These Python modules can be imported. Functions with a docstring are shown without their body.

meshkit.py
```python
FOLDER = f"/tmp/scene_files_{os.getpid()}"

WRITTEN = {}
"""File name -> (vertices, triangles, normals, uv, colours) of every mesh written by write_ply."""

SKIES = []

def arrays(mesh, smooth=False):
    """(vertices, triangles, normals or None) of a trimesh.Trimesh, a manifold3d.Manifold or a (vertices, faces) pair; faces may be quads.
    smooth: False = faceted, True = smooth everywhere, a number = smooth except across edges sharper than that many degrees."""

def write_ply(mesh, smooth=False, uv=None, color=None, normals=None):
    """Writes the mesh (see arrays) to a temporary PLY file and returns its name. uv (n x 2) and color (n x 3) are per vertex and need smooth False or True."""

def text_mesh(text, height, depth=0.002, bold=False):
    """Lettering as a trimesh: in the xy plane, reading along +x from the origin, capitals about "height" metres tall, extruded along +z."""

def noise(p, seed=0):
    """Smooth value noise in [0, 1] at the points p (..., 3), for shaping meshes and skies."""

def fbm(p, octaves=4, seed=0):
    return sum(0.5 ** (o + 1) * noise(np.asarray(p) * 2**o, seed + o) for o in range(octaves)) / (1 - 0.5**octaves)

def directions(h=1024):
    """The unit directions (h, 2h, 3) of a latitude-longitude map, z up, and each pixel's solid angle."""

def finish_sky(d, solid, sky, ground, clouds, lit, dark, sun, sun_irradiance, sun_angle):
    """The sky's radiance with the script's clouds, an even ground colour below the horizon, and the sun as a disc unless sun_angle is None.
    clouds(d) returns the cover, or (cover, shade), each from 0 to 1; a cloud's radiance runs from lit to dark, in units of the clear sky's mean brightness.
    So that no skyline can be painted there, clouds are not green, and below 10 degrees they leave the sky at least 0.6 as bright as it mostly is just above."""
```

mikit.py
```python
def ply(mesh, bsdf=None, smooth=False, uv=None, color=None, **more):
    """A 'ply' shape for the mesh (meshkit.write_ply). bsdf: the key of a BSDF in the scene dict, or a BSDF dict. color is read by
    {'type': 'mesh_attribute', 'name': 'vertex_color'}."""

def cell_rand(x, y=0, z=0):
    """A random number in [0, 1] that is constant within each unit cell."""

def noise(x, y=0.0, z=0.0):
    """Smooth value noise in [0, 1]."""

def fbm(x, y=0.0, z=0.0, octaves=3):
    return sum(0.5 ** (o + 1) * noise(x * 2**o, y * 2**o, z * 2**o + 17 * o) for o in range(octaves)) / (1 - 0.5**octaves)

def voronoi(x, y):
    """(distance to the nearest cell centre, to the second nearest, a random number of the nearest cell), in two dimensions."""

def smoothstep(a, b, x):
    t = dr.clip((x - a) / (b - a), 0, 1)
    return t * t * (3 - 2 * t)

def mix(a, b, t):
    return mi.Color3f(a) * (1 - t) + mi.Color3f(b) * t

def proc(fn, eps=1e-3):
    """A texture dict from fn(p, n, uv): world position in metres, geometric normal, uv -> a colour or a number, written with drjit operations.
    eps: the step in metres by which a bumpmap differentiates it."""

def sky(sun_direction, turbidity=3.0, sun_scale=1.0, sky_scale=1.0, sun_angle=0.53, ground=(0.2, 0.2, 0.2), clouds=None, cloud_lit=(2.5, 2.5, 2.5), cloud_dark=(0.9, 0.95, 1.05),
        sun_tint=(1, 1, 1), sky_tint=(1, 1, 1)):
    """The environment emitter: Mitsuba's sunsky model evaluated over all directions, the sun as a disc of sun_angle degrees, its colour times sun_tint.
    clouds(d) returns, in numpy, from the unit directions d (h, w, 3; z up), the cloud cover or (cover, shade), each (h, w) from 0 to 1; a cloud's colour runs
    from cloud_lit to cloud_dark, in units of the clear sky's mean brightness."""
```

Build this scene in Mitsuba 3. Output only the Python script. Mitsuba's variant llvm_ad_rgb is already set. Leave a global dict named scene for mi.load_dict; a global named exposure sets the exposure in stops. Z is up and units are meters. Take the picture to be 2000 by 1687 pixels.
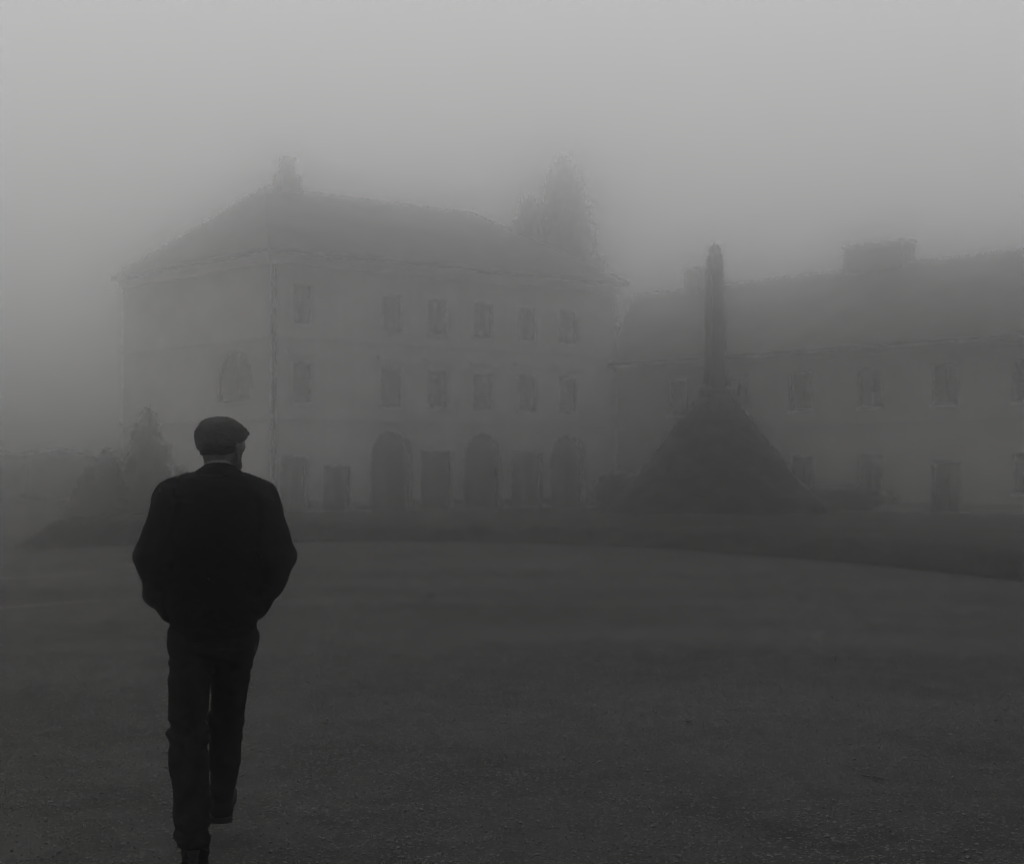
import math, random
import numpy as np, trimesh, shapely
import drjit as dr, mitsuba as mi
import mikit, meshkit
from mikit import proc, noise, fbm, voronoi, smoothstep, cell_rand
from shapely.geometry import Polygon, Point, LineString
from shapely import affinity

T = mi.ScalarTransform4f
random.seed(7)
rng = np.random.default_rng(7)
def grey(v): return {'type': 'rgb', 'value': [float(v)] * 3}

# ------------------------------------------------------------------ camera, sky, air, exposure
exposure = 2.26
scene, labels = {}, {}
EYE, FOCAL = 1.56, 3300.0 / 2000.0            # eye height; focal length in picture widths
FOG = 0.036
scene['haze_medium'] = {'type': 'homogeneous', 'albedo': grey(0.967), 'sigma_t': grey(FOG), 'phase': {'type': 'hg', 'g': 0.984}}
TILT = 86.5 / 3300                            # the camera looks up a little: the horizon lies below the middle
scene['camera'] = {'type': 'thinlens', 'fov': math.degrees(2 * math.atan(0.5 / FOCAL)), 'fov_axis': 'x', 'near_clip': 0.05, 'far_clip': 6000.0,
                   'aperture_radius': 0.008, 'focus_distance': 7.9,
                   'to_world': T().look_at(origin=[0, 0, EYE], target=[0, 1, EYE + TILT], up=[0, 0, 1]), 'medium': {'type': 'ref', 'id': 'haze_medium'}}
scene['sky'] = mikit.sky((-0.8, 0.45, 0.65), turbidity=3, sun_scale=0.12, sun_angle=30,
                         clouds=lambda d: (np.ones(d.shape[:2]), 1 - np.clip(d[..., 2], 0, 1)),
                         cloud_lit=(3.2,) * 3, cloud_dark=(0.9,) * 3, ground=(0.05,) * 3, sun_tint=(0.88, 1.0, 1.22))
scene['haze'] = {'type': 'cube', 'to_world': T().translate([0, 600, 12.0]).scale([1250, 1250, 13.2]), 'bsdf': {'type': 'null'}, 'interior': {'type': 'ref', 'id': 'haze_medium'}}
labels['haze'] = {'kind': 'stuff', 'label': 'thick grey fog filling the whole courtyard and hiding the far buildings', 'category': 'fog'}

# ------------------------------------------------------------------ helpers
def mat(name, base, rough=0.8, spec=0.3, bump=None, scale=1.0, **more):
    c = grey(base) if isinstance(base, (int, float)) else base
    b = {'type': 'principled', 'base_color': c, 'roughness': rough, 'specular': spec, **more}
    if bump is not None:
        b = {'type': 'bumpmap', 'arbitrary': bump, 'scale': scale, 'b': b}
    scene[name] = {'type': 'twosided', 'b': b}
    return name

used = {}
def numbered(key):
    n = used.get(key, -1) + 1
    used[key] = n
    return key if n == 0 else f'{key}_{n:03d}'

def put(name, mesh, bsdf, parent=None, smooth=False, label=None, category=None, group=None, kind=None):
    key = numbered(f'{parent}__{name}' if parent else name)
    scene[key] = mikit.ply(mesh, bsdf, smooth=smooth)
    tag(key, label, category, group, kind)
    return key

def put_n(name, mesh, normals, bsdf, parent=None, **t):
    """As put, with a shading normal given for every vertex (foliage: leaves take the normal of the mass they belong to)."""
    key = numbered(f'{parent}__{name}' if parent else name)
    scene[key] = {'type': 'ply', 'filename': meshkit.write_ply(mesh, False, normals=normals), 'face_normals': False, 'bsdf': {'type': 'ref', 'id': bsdf}}
    tag(key, **t)
    return key

def thing(name, label, category, group=None):
    key = numbered(name)
    tag(key, label, category, group)
    return key

def tag(key, label=None, category=None, group=None, kind=None):
    d = {k: v for k, v in dict(label=label, category=category, group=group, kind=kind).items() if v}
    if d:
        labels[key] = d

def cat(ms): return trimesh.util.concatenate([m for m in ms if m is not None])
def box(x0, x1, y0, y1, z0, z1):
    m = trimesh.creation.box([x1 - x0, y1 - y0, z1 - z0])
    m.apply_translation([(x0 + x1) / 2, (y0 + y1) / 2, (z0 + z1) / 2])
    return m
def frame(origin, xdir):
    """Local x along xdir, y to its left (inwards), z up."""
    x = np.array([xdir[0], xdir[1], 0.0]); x /= np.linalg.norm(x)
    M = np.eye(4)
    M[:3, 0], M[:3, 1], M[:3, 2], M[:3, 3] = x, [-x[1], x[0], 0], [0, 0, 1], [origin[0], origin[1], 0]
    return M
def at(mesh, M):
    mesh = mesh.copy(); mesh.apply_transform(M); return mesh
def slab(poly, y0, y1):
    """A polygon in the facade plane (x, z) made solid from depth y0 to y1."""
    out = []
    for g in getattr(poly, 'geoms', [poly]):
        if g.is_empty: continue
        m = trimesh.creation.extrude_polygon(g, y1 - y0, engine='earcut')
        v = m.vertices.copy()
        out.append(trimesh.Trimesh(np.stack([v[:, 0], v[:, 2] + y0, v[:, 1]], 1), m.faces[:, ::-1], process=False))
    return cat(out)
def rect(cx, w, z0, z1): return shapely.box(cx - w / 2, z0, cx + w / 2, z1)
def arch(cx, w, z0, z1, rise=None):
    rise = w / 2 if rise is None else rise
    a = np.linspace(0, math.pi, 19)
    return Polygon([(cx + w / 2, z0)] + [(cx + w / 2 * math.cos(t), z1 - rise + rise * math.sin(t)) for t in a] + [(cx - w / 2, z0)])
def tube(points, radii, sides=7):
    p = np.asarray(points, float)
    r = np.broadcast_to(np.asarray(radii, float), (len(p),))
    t = np.gradient(p, axis=0); t /= np.linalg.norm(t, axis=1, keepdims=True) + 1e-12
    a = np.cross(t, np.where(np.abs(t[:, 2:]) < 0.9, [0, 0, 1.0], [1.0, 0, 0])); a /= np.linalg.norm(a, axis=1, keepdims=True) + 1e-12
    b, ang = np.cross(t, a), np.arange(sides) * 2 * np.pi / sides
    v = (p[:, None] + r[:, None, None] * (np.cos(ang)[None, :, None] * a[:, None] + np.sin(ang)[None, :, None] * b[:, None])).reshape(-1, 3)
    i, j = [q.ravel() for q in np.meshgrid(np.arange(len(p) - 1), np.arange(sides), indexing='ij')]
    q = np.stack([i * sides + j, i * sides + (j + 1) % sides, (i + 1) * sides + (j + 1) % sides, (i + 1) * sides + j], 1)
    f = np.vstack([q[:, [0, 1, 2]], q[:, [0, 2, 3]]])
    n = len(v)
    v = np.vstack([v, p[:1], p[-1:]])
    k = np.arange(sides); L = (len(p) - 1) * sides
    f = np.vstack([f, np.stack([np.full(sides, n), (k + 1) % sides, k], 1), np.stack([np.full(sides, n + 1), L + k, L + (k + 1) % sides], 1)])
    return trimesh.Trimesh(v, f, process=False)

# ------------------------------------------------------------------ materials (a black and white photograph: all greys)
def worn_line(x, y, x0, y0, x1, y1, w):
    """A pale line left by wheels on the grit, from one point to another."""
    l = math.hypot(x1 - x0, y1 - y0); ux, uy = (x1 - x0) / l, (y1 - y0) / l
    t = (x - x0) * ux + (y - y0) * uy
    d = dr.abs((x - x0) * uy - (y - y0) * ux + 0.25 * (noise(t * 0.8, 3.0) - 0.5))
    return smoothstep(w, 0.0, d) * smoothstep(-1.5, 0.0, t) * smoothstep(l + 2.5, l * 0.6, t) * (0.4 + 0.9 * noise(t * 2.5, 9.0))
def worn_pattern(x, y):
    """Sweeping tracks and damp patches on the grit, roughly from 0 to 1."""
    wob = 1.6 * fbm(x * 0.12, y * 0.12, 3.0)
    r = dr.sqrt(dr.square(x + 1) + dr.square(y - 8)) + wob
    a = dr.atan2(x + 1, y - 8 + 0.001)
    tracks = fbm(r * 0.9, a * 1.6, 1.0, octaves=4)
    thin = noise(r * 4.2, a * 2.5, 7.0)
    patch = fbm(x * 0.30 + 5, y * 0.30, 2.0, octaves=4)
    return dr.clip(-0.62 + 1.25 * tracks + 0.95 * patch + 0.4 * (thin - 0.5), 0.0, 1.0)
def asphalt_tone(p, n, uv):
    x, y = p.x, p.y
    fine = fbm(x * 5, y * 5, 4.0, octaves=4)
    d1, d2, w = voronoi(x * 80, y * 80)
    grain = 0.28 + 1.0 * w * w + 3.2 * smoothstep(0.90, 1.0, w)
    tone = (0.25 + 1.5 * worn_pattern(x, y)) * (0.25 + 1.5 * fine) * grain
    lines = worn_line(x, y, -6.9, 19.3, -5.0, 21.6, 0.16) + 0.8 * worn_line(x, y, -8.4, 25.3, -6.2, 28.1, 0.2)
    return mi.Color3f(dr.maximum(0.0090 * tone + 0.035 * lines, 0.001))
def asphalt_rough(p, n, uv):
    return 0.41 + 0.26 * worn_pattern(p.x, p.y) + 0.12 * (noise(p.x * 6, p.y * 6, 2.0) - 0.5)
def asphalt_bump(p, n, uv):
    d1, d2, w = voronoi(p.x * 80, p.y * 80)
    return (0.6 + 0.8 * w) * (1 - d1) + 0.8 * fbm(p.x * 30, p.y * 30, 0.0)
mat('asphalt', proc(asphalt_tone), rough=proc(asphalt_rough), spec=0.135, bump=proc(asphalt_bump, 1e-3), scale=0.007)
def gravel_tone(p, n, uv):
    return mi.Color3f(0.02 + 0.035 * fbm(p.x * 0.4, p.y * 0.4, 0.0, octaves=4) * (0.7 + 0.6 * noise(p.x * 8, p.y * 8)))
mat('gravel', proc(gravel_tone), rough=0.7, spec=0.05)
def grass_tone(p, n, uv):
    return mi.Color3f(0.006 + 0.012 * fbm(p.x * 0.8, p.y * 0.8, p.z, octaves=4) * (0.6 + 0.8 * noise(p.x * 14, p.y * 14)))
mat('turf', proc(grass_tone), rough=0.9, spec=0.05)
mat('blade', 0.014, rough=0.8, spec=0.1)
def plaster_tone(p, n, uv):
    s = fbm(p.x * 0.35, p.y * 0.35, p.z * 0.5, octaves=4)
    run = fbm((p.x + p.y) * 2.2, 0.0, p.z * 0.22)
    return mi.Color3f(0.37 * (0.82 + 0.3 * s + 0.06 * run))
mat('plaster', proc(plaster_tone), rough=0.9, spec=0.15)
scene['trim'] = scene['plaster']
def wing_tone(p, n, uv):
    return mi.Color3f(0.25 * (0.82 + 0.3 * fbm(p.x * 0.3, p.y * 0.3, p.z * 0.4, octaves=4)))
mat('wing_plaster', proc(wing_tone), rough=0.9, spec=0.15)
mat('plinth_stone', 0.20, rough=0.9, spec=0.15)
def tile_tone(p, n, uv):
    return mi.Color3f(0.062 * (0.8 + 0.4 * fbm(p.x * 0.4, p.y * 0.4, p.z * 0.4)))
mat('roof_tile', proc(tile_tone), rough=0.8, spec=0.2)
mat('brickwork', 0.07, rough=0.9, spec=0.1)
mat('dark_glass', 0.03, rough=0.12, spec=0.45)
mat('window_paint', 0.033, rough=0.6, spec=0.3)
mat('door_wood', 0.025, rough=0.7, spec=0.2)
mat('zinc', 0.03, rough=0.8, spec=0.1)
def stone_tone(p, n, uv):
    return mi.Color3f(0.012 * (0.5 + fbm(p.x * 2.2, p.y * 2.2, p.z * 1.2, octaves=4)))
mat('monument_stone', proc(stone_tone), rough=0.9, spec=0.1)
def rock_tone(p, n, uv):
    return mi.Color3f(0.013 * (0.6 + 0.8 * fbm(p.x * 2, p.y * 2, p.z * 2, octaves=3)))
mat('rock', proc(rock_tone), rough=0.95, spec=0.05)
mat('foliage', 0.012, rough=0.9, spec=0.05)
mat('bark', 0.02, rough=0.95, spec=0.05)
def wool_tone(p, n, uv):
    return mi.Color3f(0.0026 * (0.55 + 0.9 * fbm(p.x * 60, p.y * 60, p.z * 60)))
mat('wool', proc(wool_tone), rough=0.95, spec=0.0)
def denim_tone(p, n, uv):
    return mi.Color3f(0.0058 * (0.3 + 1.2 * fbm(p.x * 22, p.y * 22, p.z * 5)))
mat('denim', proc(denim_tone), rough=0.9, spec=0.0)
def tweed_tone(p, n, uv):
    return mi.Color3f(0.026 * (0.45 + 0.7 * noise(p.x * 230, p.y * 230, p.z * 230) + 0.6 * fbm(p.x * 70, p.y * 70, p.z * 70)))
mat('tweed', proc(tweed_tone), rough=0.95, spec=0.0)
def skin_tone(p, n, uv):
    return mi.Color3f(0.058 * (0.8 + 0.4 * fbm(p.x * 40, p.y * 40, p.z * 40)))
mat('skin', proc(skin_tone), rough=0.6, spec=0.1)
mat('hair', 0.006, rough=0.8, spec=0.05)
mat('shirt', 0.10, rough=0.9, spec=0.05)
mat('leather', 0.003, rough=0.6, spec=0.1)
mat('rubber', 0.007, rough=0.8, spec=0.1)
mat('dead_leaf', 0.010, rough=0.9, spec=0.05)

# ------------------------------------------------------------------ ground, forecourt, lawn
def grid_sheet(xs, ys, z):
    X, Y = np.meshgrid(xs, ys, indexing='ij')
    v = np.stack([X, Y, np.broadcast_to(z, X.shape)], -1).reshape(-1, 3)
    n, m = X.shape
    i, j = [q.ravel() for q in np.meshgrid(np.arange(n - 1), np.arange(m - 1), indexing='ij')]
    q = np.stack([i * m + j, (i + 1) * m + j, (i + 1) * m + j + 1, i * m + j + 1], 1)
    return trimesh.Trimesh(v, np.vstack([q[:, [0, 1, 2]], q[:, [0, 2, 3]]]), process=False)
put('ground', grid_sheet(np.linspace(-1200, 1200, 25), np.linspace(-600, 1800, 25), -0.004), 'gravel', kind='structure', label='pale gravel ground around the house and the lawn', category='ground')
put('forecourt', grid_sheet(np.linspace(-130, 130, 27), np.linspace(-70, 120, 20), 0.0), 'asphalt', kind='structure', label='wide dark grit surfaced forecourt in the foreground', category='pavement')

LAWN = [(-10.3, 36.2), (-8.6, 38.0), (-6.7, 39.5), (-5.0, 40.3), (-3.4, 40.65), (-1.8, 40.5), (0.4, 39.3), (2.8, 36.9), (4.4, 34.2), (5.7, 31.2), (6.8, 28.0), (7.6, 25.1),
        (8.4, 21.0), (9.6, 17.5), (14.0, 16.0), (26.0, 20.0), (30.0, 40.0), (23.0, 50.0), (11.0, 65.0), (3.0, 71.0), (-4.0, 66.0), (-8.0, 55.0), (-10.6, 45.0), (-11.2, 39.5), (-10.9, 37.2)]
def closed_curve(pts, n):
    p = np.array(pts); p = np.vstack([p, p[:1]])
    d = np.r_[0, np.cumsum(np.linalg.norm(np.diff(p, axis=0), axis=1))]
    from scipy.interpolate import PchipInterpolator
    s = np.linspace(0, d[-1], n, endpoint=False)
    return np.stack([PchipInterpolator(d, p[:, k])(s) for k in (0, 1)], 1)
edge = closed_curve(LAWN, 900)
edge += 0.05 * (np.stack([meshkit.fbm(np.c_[edge * 1.7, np.full(len(edge), k)], 3, seed=k) for k in (1, 2)], 1) - 0.5)
lawn_poly = Polygon(edge).buffer(0)
ring = shapely.LinearRing(np.array(lawn_poly.exterior.coords))
def lawn_height(xy):
    d = shapely.distance(ring, shapely.points(xy))
    d = np.where(shapely.contains_xy(lawn_poly, xy[:, 0], xy[:, 1]), d, 0)
    s1, s2 = np.clip(d / 0.9, 0, 1), np.clip(d / 5.0, 0, 1)
    left = np.clip((-2.5 - xy[:, 0]) / 4.5, 0, 1) * np.clip((52 - xy[:, 1]) / 9.0, 0, 1)      # the bank rises towards its left end
    bank = (0.30 + 0.22 * left) * (s1 * s1 * (3 - 2 * s1)) + (0.08 + 0.20 * left) * (s2 * s2 * (3 - 2 * s2))
    return 0.01 + bank + np.clip(d, 0, 1) * 0.05 * (meshkit.fbm(np.c_[xy * 0.9, xy[:, :1] * 0], 3, seed=5) - 0.5)
def lawn_mesh():
    rings = [np.array(lawn_poly.exterior.coords)[:-1]]
    pts = [rings[0]]
    for d in (0.12, 0.25, 0.4, 0.6, 0.8, 1.0, 1.5, 2.2, 3.2, 5.0):
        g = lawn_poly.buffer(-d)
        for q in getattr(g, 'geoms', [g]):
            L = q.exterior
            pts.append(np.array([L.interpolate(t).coords[0] for t in np.arange(0, L.length, 0.25 + 0.1 * d)]))
    inner = lawn_poly.buffer(-5.3)
    gx, gy = np.meshgrid(np.arange(-12, 31, 0.9), np.arange(15, 72, 0.9), indexing='ij')
    gp = np.c_[gx.ravel(), gy.ravel()]
    pts.append(gp[shapely.contains_xy(inner, gp[:, 0], gp[:, 1])])
    P = np.vstack(pts)
    from scipy.spatial import Delaunay
    f = Delaunay(P).simplices
    c = P[f].mean(1)
    f = f[shapely.contains_xy(lawn_poly, c[:, 0], c[:, 1])]
    a = np.cross(P[f[:, 1]] - P[f[:, 0]], P[f[:, 2]] - P[f[:, 0]])
    f = np.where((a < 0)[:, None], f[:, ::-1], f)
    return trimesh.Trimesh(np.c_[P, lawn_height(P)], f, process=False)
put('lawn', lawn_mesh(), 'turf', smooth=True, kind='structure', label='dark raised lawn with a rounded bank along the edge of the forecourt', category='lawn')

def blades(xy, z, h, seed):
    r = np.random.default_rng(seed)
    n = len(xy)
    a = r.uniform(0, 2 * np.pi, n); w = r.uniform(0.004, 0.008, n); hh = h * r.uniform(0.5, 1.2, n)
    lean = r.normal(0, 0.45, (n, 2)) * hh[:, None]
    b = np.c_[xy, z - 0.01]
    o = np.c_[np.cos(a) * w, np.sin(a) * w, np.zeros(n)]
    v = np.stack([b - o, b + o, b + np.c_[lean, hh]], 1).reshape(-1, 3)
    return trimesh.Trimesh(v, np.arange(3 * n).reshape(-1, 3), process=False)
eb = np.array(lawn_poly.exterior.coords)[:-1]
vis = eb[(eb[:, 1] < 46) & (eb[:, 0] < 14)]
base = vis[rng.integers(0, len(vis), 60000)]
xy = base + rng.normal(0, 1, base.shape) * np.where(rng.random(len(base)) < 0.55, 0.10, 0.7)[:, None]
keep = shapely.contains_xy(lawn_poly.buffer(0.03), xy[:, 0], xy[:, 1])
xy = xy[keep]
put('grass', blades(xy, np.maximum(lawn_height(xy), 0.008), 0.06, 3), 'blade', kind='stuff', label='short ragged grass blades along the rim of the dark lawn', category='grass')

def small_stones(n, seed):
    r = np.random.default_rng(seed)
    ico = trimesh.creation.icosahedron()
    y = 6.0 + 9.0 * r.random(n) ** 1.4; x = (r.random(n) - 0.5) * 0.66 * y
    s = r.uniform(0.0025, 0.0065, n) * np.where(r.random(n) < 0.03, 1.6, 1)
    v = ico.vertices[None] * (1 + 0.25 * r.normal(size=(n, 12, 1))) * s[:, None, None] * np.array([1, 1, 0.7])
    v = v + np.stack([x, y, s * 0.45], 1)[:, None]
    f = ico.faces[None] + (np.arange(n) * 12)[:, None, None]
    return trimesh.Trimesh(v.reshape(-1, 3), f.reshape(-1, 3), process=False)
mat('chip', 0.055, rough=0.7, spec=0.15)
put('loose_grit', small_stones(15000, 11), 'chip', kind='stuff', label='loose pale grit scattered over the near forecourt', category='grit')

# ------------------------------------------------------------------ manor house
D1 = np.array([0.769, 0.639]); D1 /= np.linalg.norm(D1); D2 = np.array([-D1[1], D1[0]])
A = np.array([-10.75, 75.0]); W, D, EAVE, RIDGE = 21.1, 14.2, 11.5, 15.85
B = A + W * D1
front = frame(A, D1); side = frame(A + D * D2, -D2); back = frame(A + W * D1 + D * D2, -D1); rside = frame(B, D2)
house = thing('manor_house', 'three storey plastered manor house with hipped roof and an arcade of tall round arches', 'building')

def window(parent, M, poly, recess=0.16, sill=True, hood=False, bars=(1, 2)):
    x0, z0, x1, z1 = poly.bounds
    inner = poly.buffer(-0.07, join_style=2)
    ring_ = poly.difference(inner)
    mull = [shapely.box(x, z0, x + 0.05, z1) for x in np.linspace(x0, x1, bars[0] + 2)[1:-1] - 0.025]
    mull += [shapely.box(x0, z, x1, z + 0.04) for z in np.linspace(z0, z1, bars[1] + 2)[1:-1] - 0.02]
    k = put('window', at(slab(inner, recess + 0.05, recess + 0.07), M), 'dark_glass', parent)
    put('frame', at(slab(ring_.union(shapely.union_all(mull).intersection(inner)), recess - 0.02, recess + 0.045), M), 'window_paint', k)
    if sill:
        put('sill', at(box(x0 - 0.1, x1 + 0.1, -0.07, 0.14, z0 - 0.14, z0 - 0.003), M), 'trim', k)
    if hood:
        put('hood', at(box(x0 - 0.28, x1 + 0.28, -0.22, 0.04, z1 + 0.36, z1 + 0.54), M), 'trim', k)
    return k
def door(parent, M, poly, name='door', recess=0.3):
    x0, z0, x1, z1 = poly.bounds
    inner = poly.buffer(-0.1, join_style=2).intersection(shapely.box(x0, z0 + 0.02, x1, z1))
    k = put(name, at(slab(poly.intersection(shapely.box(x0, z0 + 0.01, x1, z1)), recess + 0.06, recess + 0.12), M), 'door_wood', parent)
    for xa, xb in ((x0 + 0.1, (x0 + x1) / 2 - 0.006), ((x0 + x1) / 2 + 0.006, x1 - 0.1)):
        put('door_leaf', at(slab(inner.intersection(shapely.box(xa, z0, xb, z1)), recess + 0.03, recess + 0.058), M), 'door_wood', k)
    ring_ = poly.difference(inner).intersection(shapely.box(x0, z0 + 0.01, x1, z1))
    put('frame', at(slab(ring_, recess - 0.03, recess + 0.056), M), 'door_wood', k)
    return k

COLS = [6.64, 9.35, 12.15, 14.98, 17.71]
ups = [rect(c, 1.15, 8.35, 10.05) for c in COLS] + [rect(1.69, 0.98, 8.45, 10.2)]
mids = [rect(c, 1.2, 4.82, 6.62) for c in COLS] + [rect(1.69, 1.0, 4.88, 6.68)]
arches = [arch(c, 2.4, 0.0, 3.68) for c in COLS[0::2]]
doors = [rect(c, 2.0, 0.0, 2.78) for c in COLS[1::2]] + [rect(1.3, 1.45, 0.0, 2.45), rect(3.6, 1.5, 0.0, 2.05)]
holes = shapely.union_all(ups + mids + arches + doors)
side_win = arch(D - 3.1, 3.0, 5.0, 7.32)
wall = [at(slab(shapely.box(0, 0, W, EAVE - 0.1).difference(holes), 0, 0.5), front),
        at(slab(shapely.box(0, 0, D - 0.5, EAVE - 0.1).difference(side_win), 0, 0.5), side),
        at(slab(shapely.box(0.5, 0, W, EAVE - 0.1), 0, 0.5), back),
        at(slab(shapely.box(0.5, 0, D - 0.5, EAVE - 0.1), 0, 0.5), rside)]
put('wall', cat(wall), 'plaster', house)
for q in ups: window(house, front, q, bars=(1, 1))
for q in mids: window(house, front, q, hood=True, bars=(1, 1))
window(house, side, side_win, bars=(1, 1))
for q in arches: door(house, front, q, name='arched_door', recess=0.36)
for q in doors: door(house, front, q, recess=0.3)
def band(z0, z1, proud, M, length, a=0.0, b=0.0):
    return at(box(-a, length + b, -proud, 0.03, z0, z1), M)
put('string_course', cat([band(4.1, 4.32, 0.14, front, W, 0.14), band(4.1, 4.32, 0.14, side, D)]), 'trim', house)
put('string_course', cat([band(7.72, 7.88, 0.10, front, W, 0.10), band(7.72, 7.88, 0.10, side, D)]), 'trim', house)
cut = shapely.union_all([q.buffer(0.01) for q in arches + doors])
for q in shapely.box(-0.06, 0, W, 0.45).difference(cut).geoms:
    put('plinth', at(slab(q, -0.06, 0.02), front), 'plinth_stone', house)
put('plinth', at(slab(shapely.box(0, 0, D, 0.45), -0.06, 0.02), side), 'plinth_stone', house)
put('cornice', cat([band(11.05, 11.5, 0.30, front, W, 0.30), band(11.05, 11.5, 0.26, side, D)]), 'trim', house)
def hip_roof(x0, x1, y0, y1, z0, z1, r0, r1, thick=0.16):
    ym = (y0 + y1) / 2
    v = [(x0, y0, z0), (x1, y0, z0), (x1, y1, z0), (x0, y1, z0), (r0, ym, z1), (r1, ym, z1)]
    lo = [(x, y, z0 - thick) for x, y, z in v[:4]]
    v = np.array(v + lo)
    f = [(0, 1, 5), (0, 5, 4), (1, 2, 5), (2, 3, 4), (2, 4, 5), (3, 0, 4), (6, 7, 1), (6, 1, 0), (7, 8, 2), (7, 2, 1), (8, 9, 3), (8, 3, 2), (9, 6, 0), (9, 0, 3), (6, 8, 7), (6, 9, 8)]
    return trimesh.Trimesh(v, np.array(f), process=False)
roof = put('roof', at(hip_roof(-0.42, W + 0.5, -0.5, D + 0.5, 11.72, RIDGE, 4.0, W - 4.0), front), 'roof_tile', house)
ch = put('chimney', at(cat([box(4.75, 5.85, D / 2 - 0.45, D / 2 + 0.45, 14.2, 16.5), box(5.0, 5.6, D / 2 - 0.28, D / 2 + 0.28, 16.5, 17.25)]), front), 'brickwork', roof)
put('chimney_cap', at(box(4.93, 5.67, D / 2 - 0.35, D / 2 + 0.35, 17.25, 17.36), front), 'brickwork', ch)
put('drainpipe', at(cat([box(0.07, 0.23, -0.17, -0.02, 0.25, 11.03), box(0.05, 0.25, -0.19, -0.171, 5.9, 6.0), box(0.05, 0.25, -0.19, -0.171, 9.4, 9.5)]), front), 'zinc', house)

# ------------------------------------------------------------------ wing on the right
wing = thing('wing_house', 'lower two storey wing with a long roof at the right edge', 'building')
wf = frame(B, -D2)
L0, L1, WD, WE, WR = -6.0, 34.0, 12.0, 7.5, 11.9
WCOL = [4.5 + 4.02 * k for k in range(8)]
wu = [rect(c, 1.3, 4.66, 6.4) for c in WCOL]
wl = [rect(c, 1.3, 0.85, 2.5) for i, c in enumerate(WCOL) if i != 4]
wd = [rect(WCOL[4], 1.5, 0.0, 2.2)]
wh = shapely.union_all(wu + wl + wd)
gable = Polygon([(0, 0), (WD, 0), (WD, WE - 0.05), (WD / 2, WR - 0.3), (0, WE - 0.05)])
endf = frame(B - D2 * L1, D1)
put('wall', cat([at(slab(shapely.box(0.0, 0, L1 - 0.5, WE).difference(wh), 0, 0.45), wf), at(slab(shapely.box(L0, 0, L1, WE), WD - 0.45, WD), wf),
                 at(slab(gable, 0.0, 0.45), endf)]), 'wing_plaster', wing)
for q in wu: window(wing, wf, q, bars=(1, 1))
for q in wl: window(wing, wf, q, bars=(1, 1))
for q in wd: door(wing, wf, q)
put('string_course', band(3.9, 4.1, 0.12, wf, L1), 'wing_plaster', wing)
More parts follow.
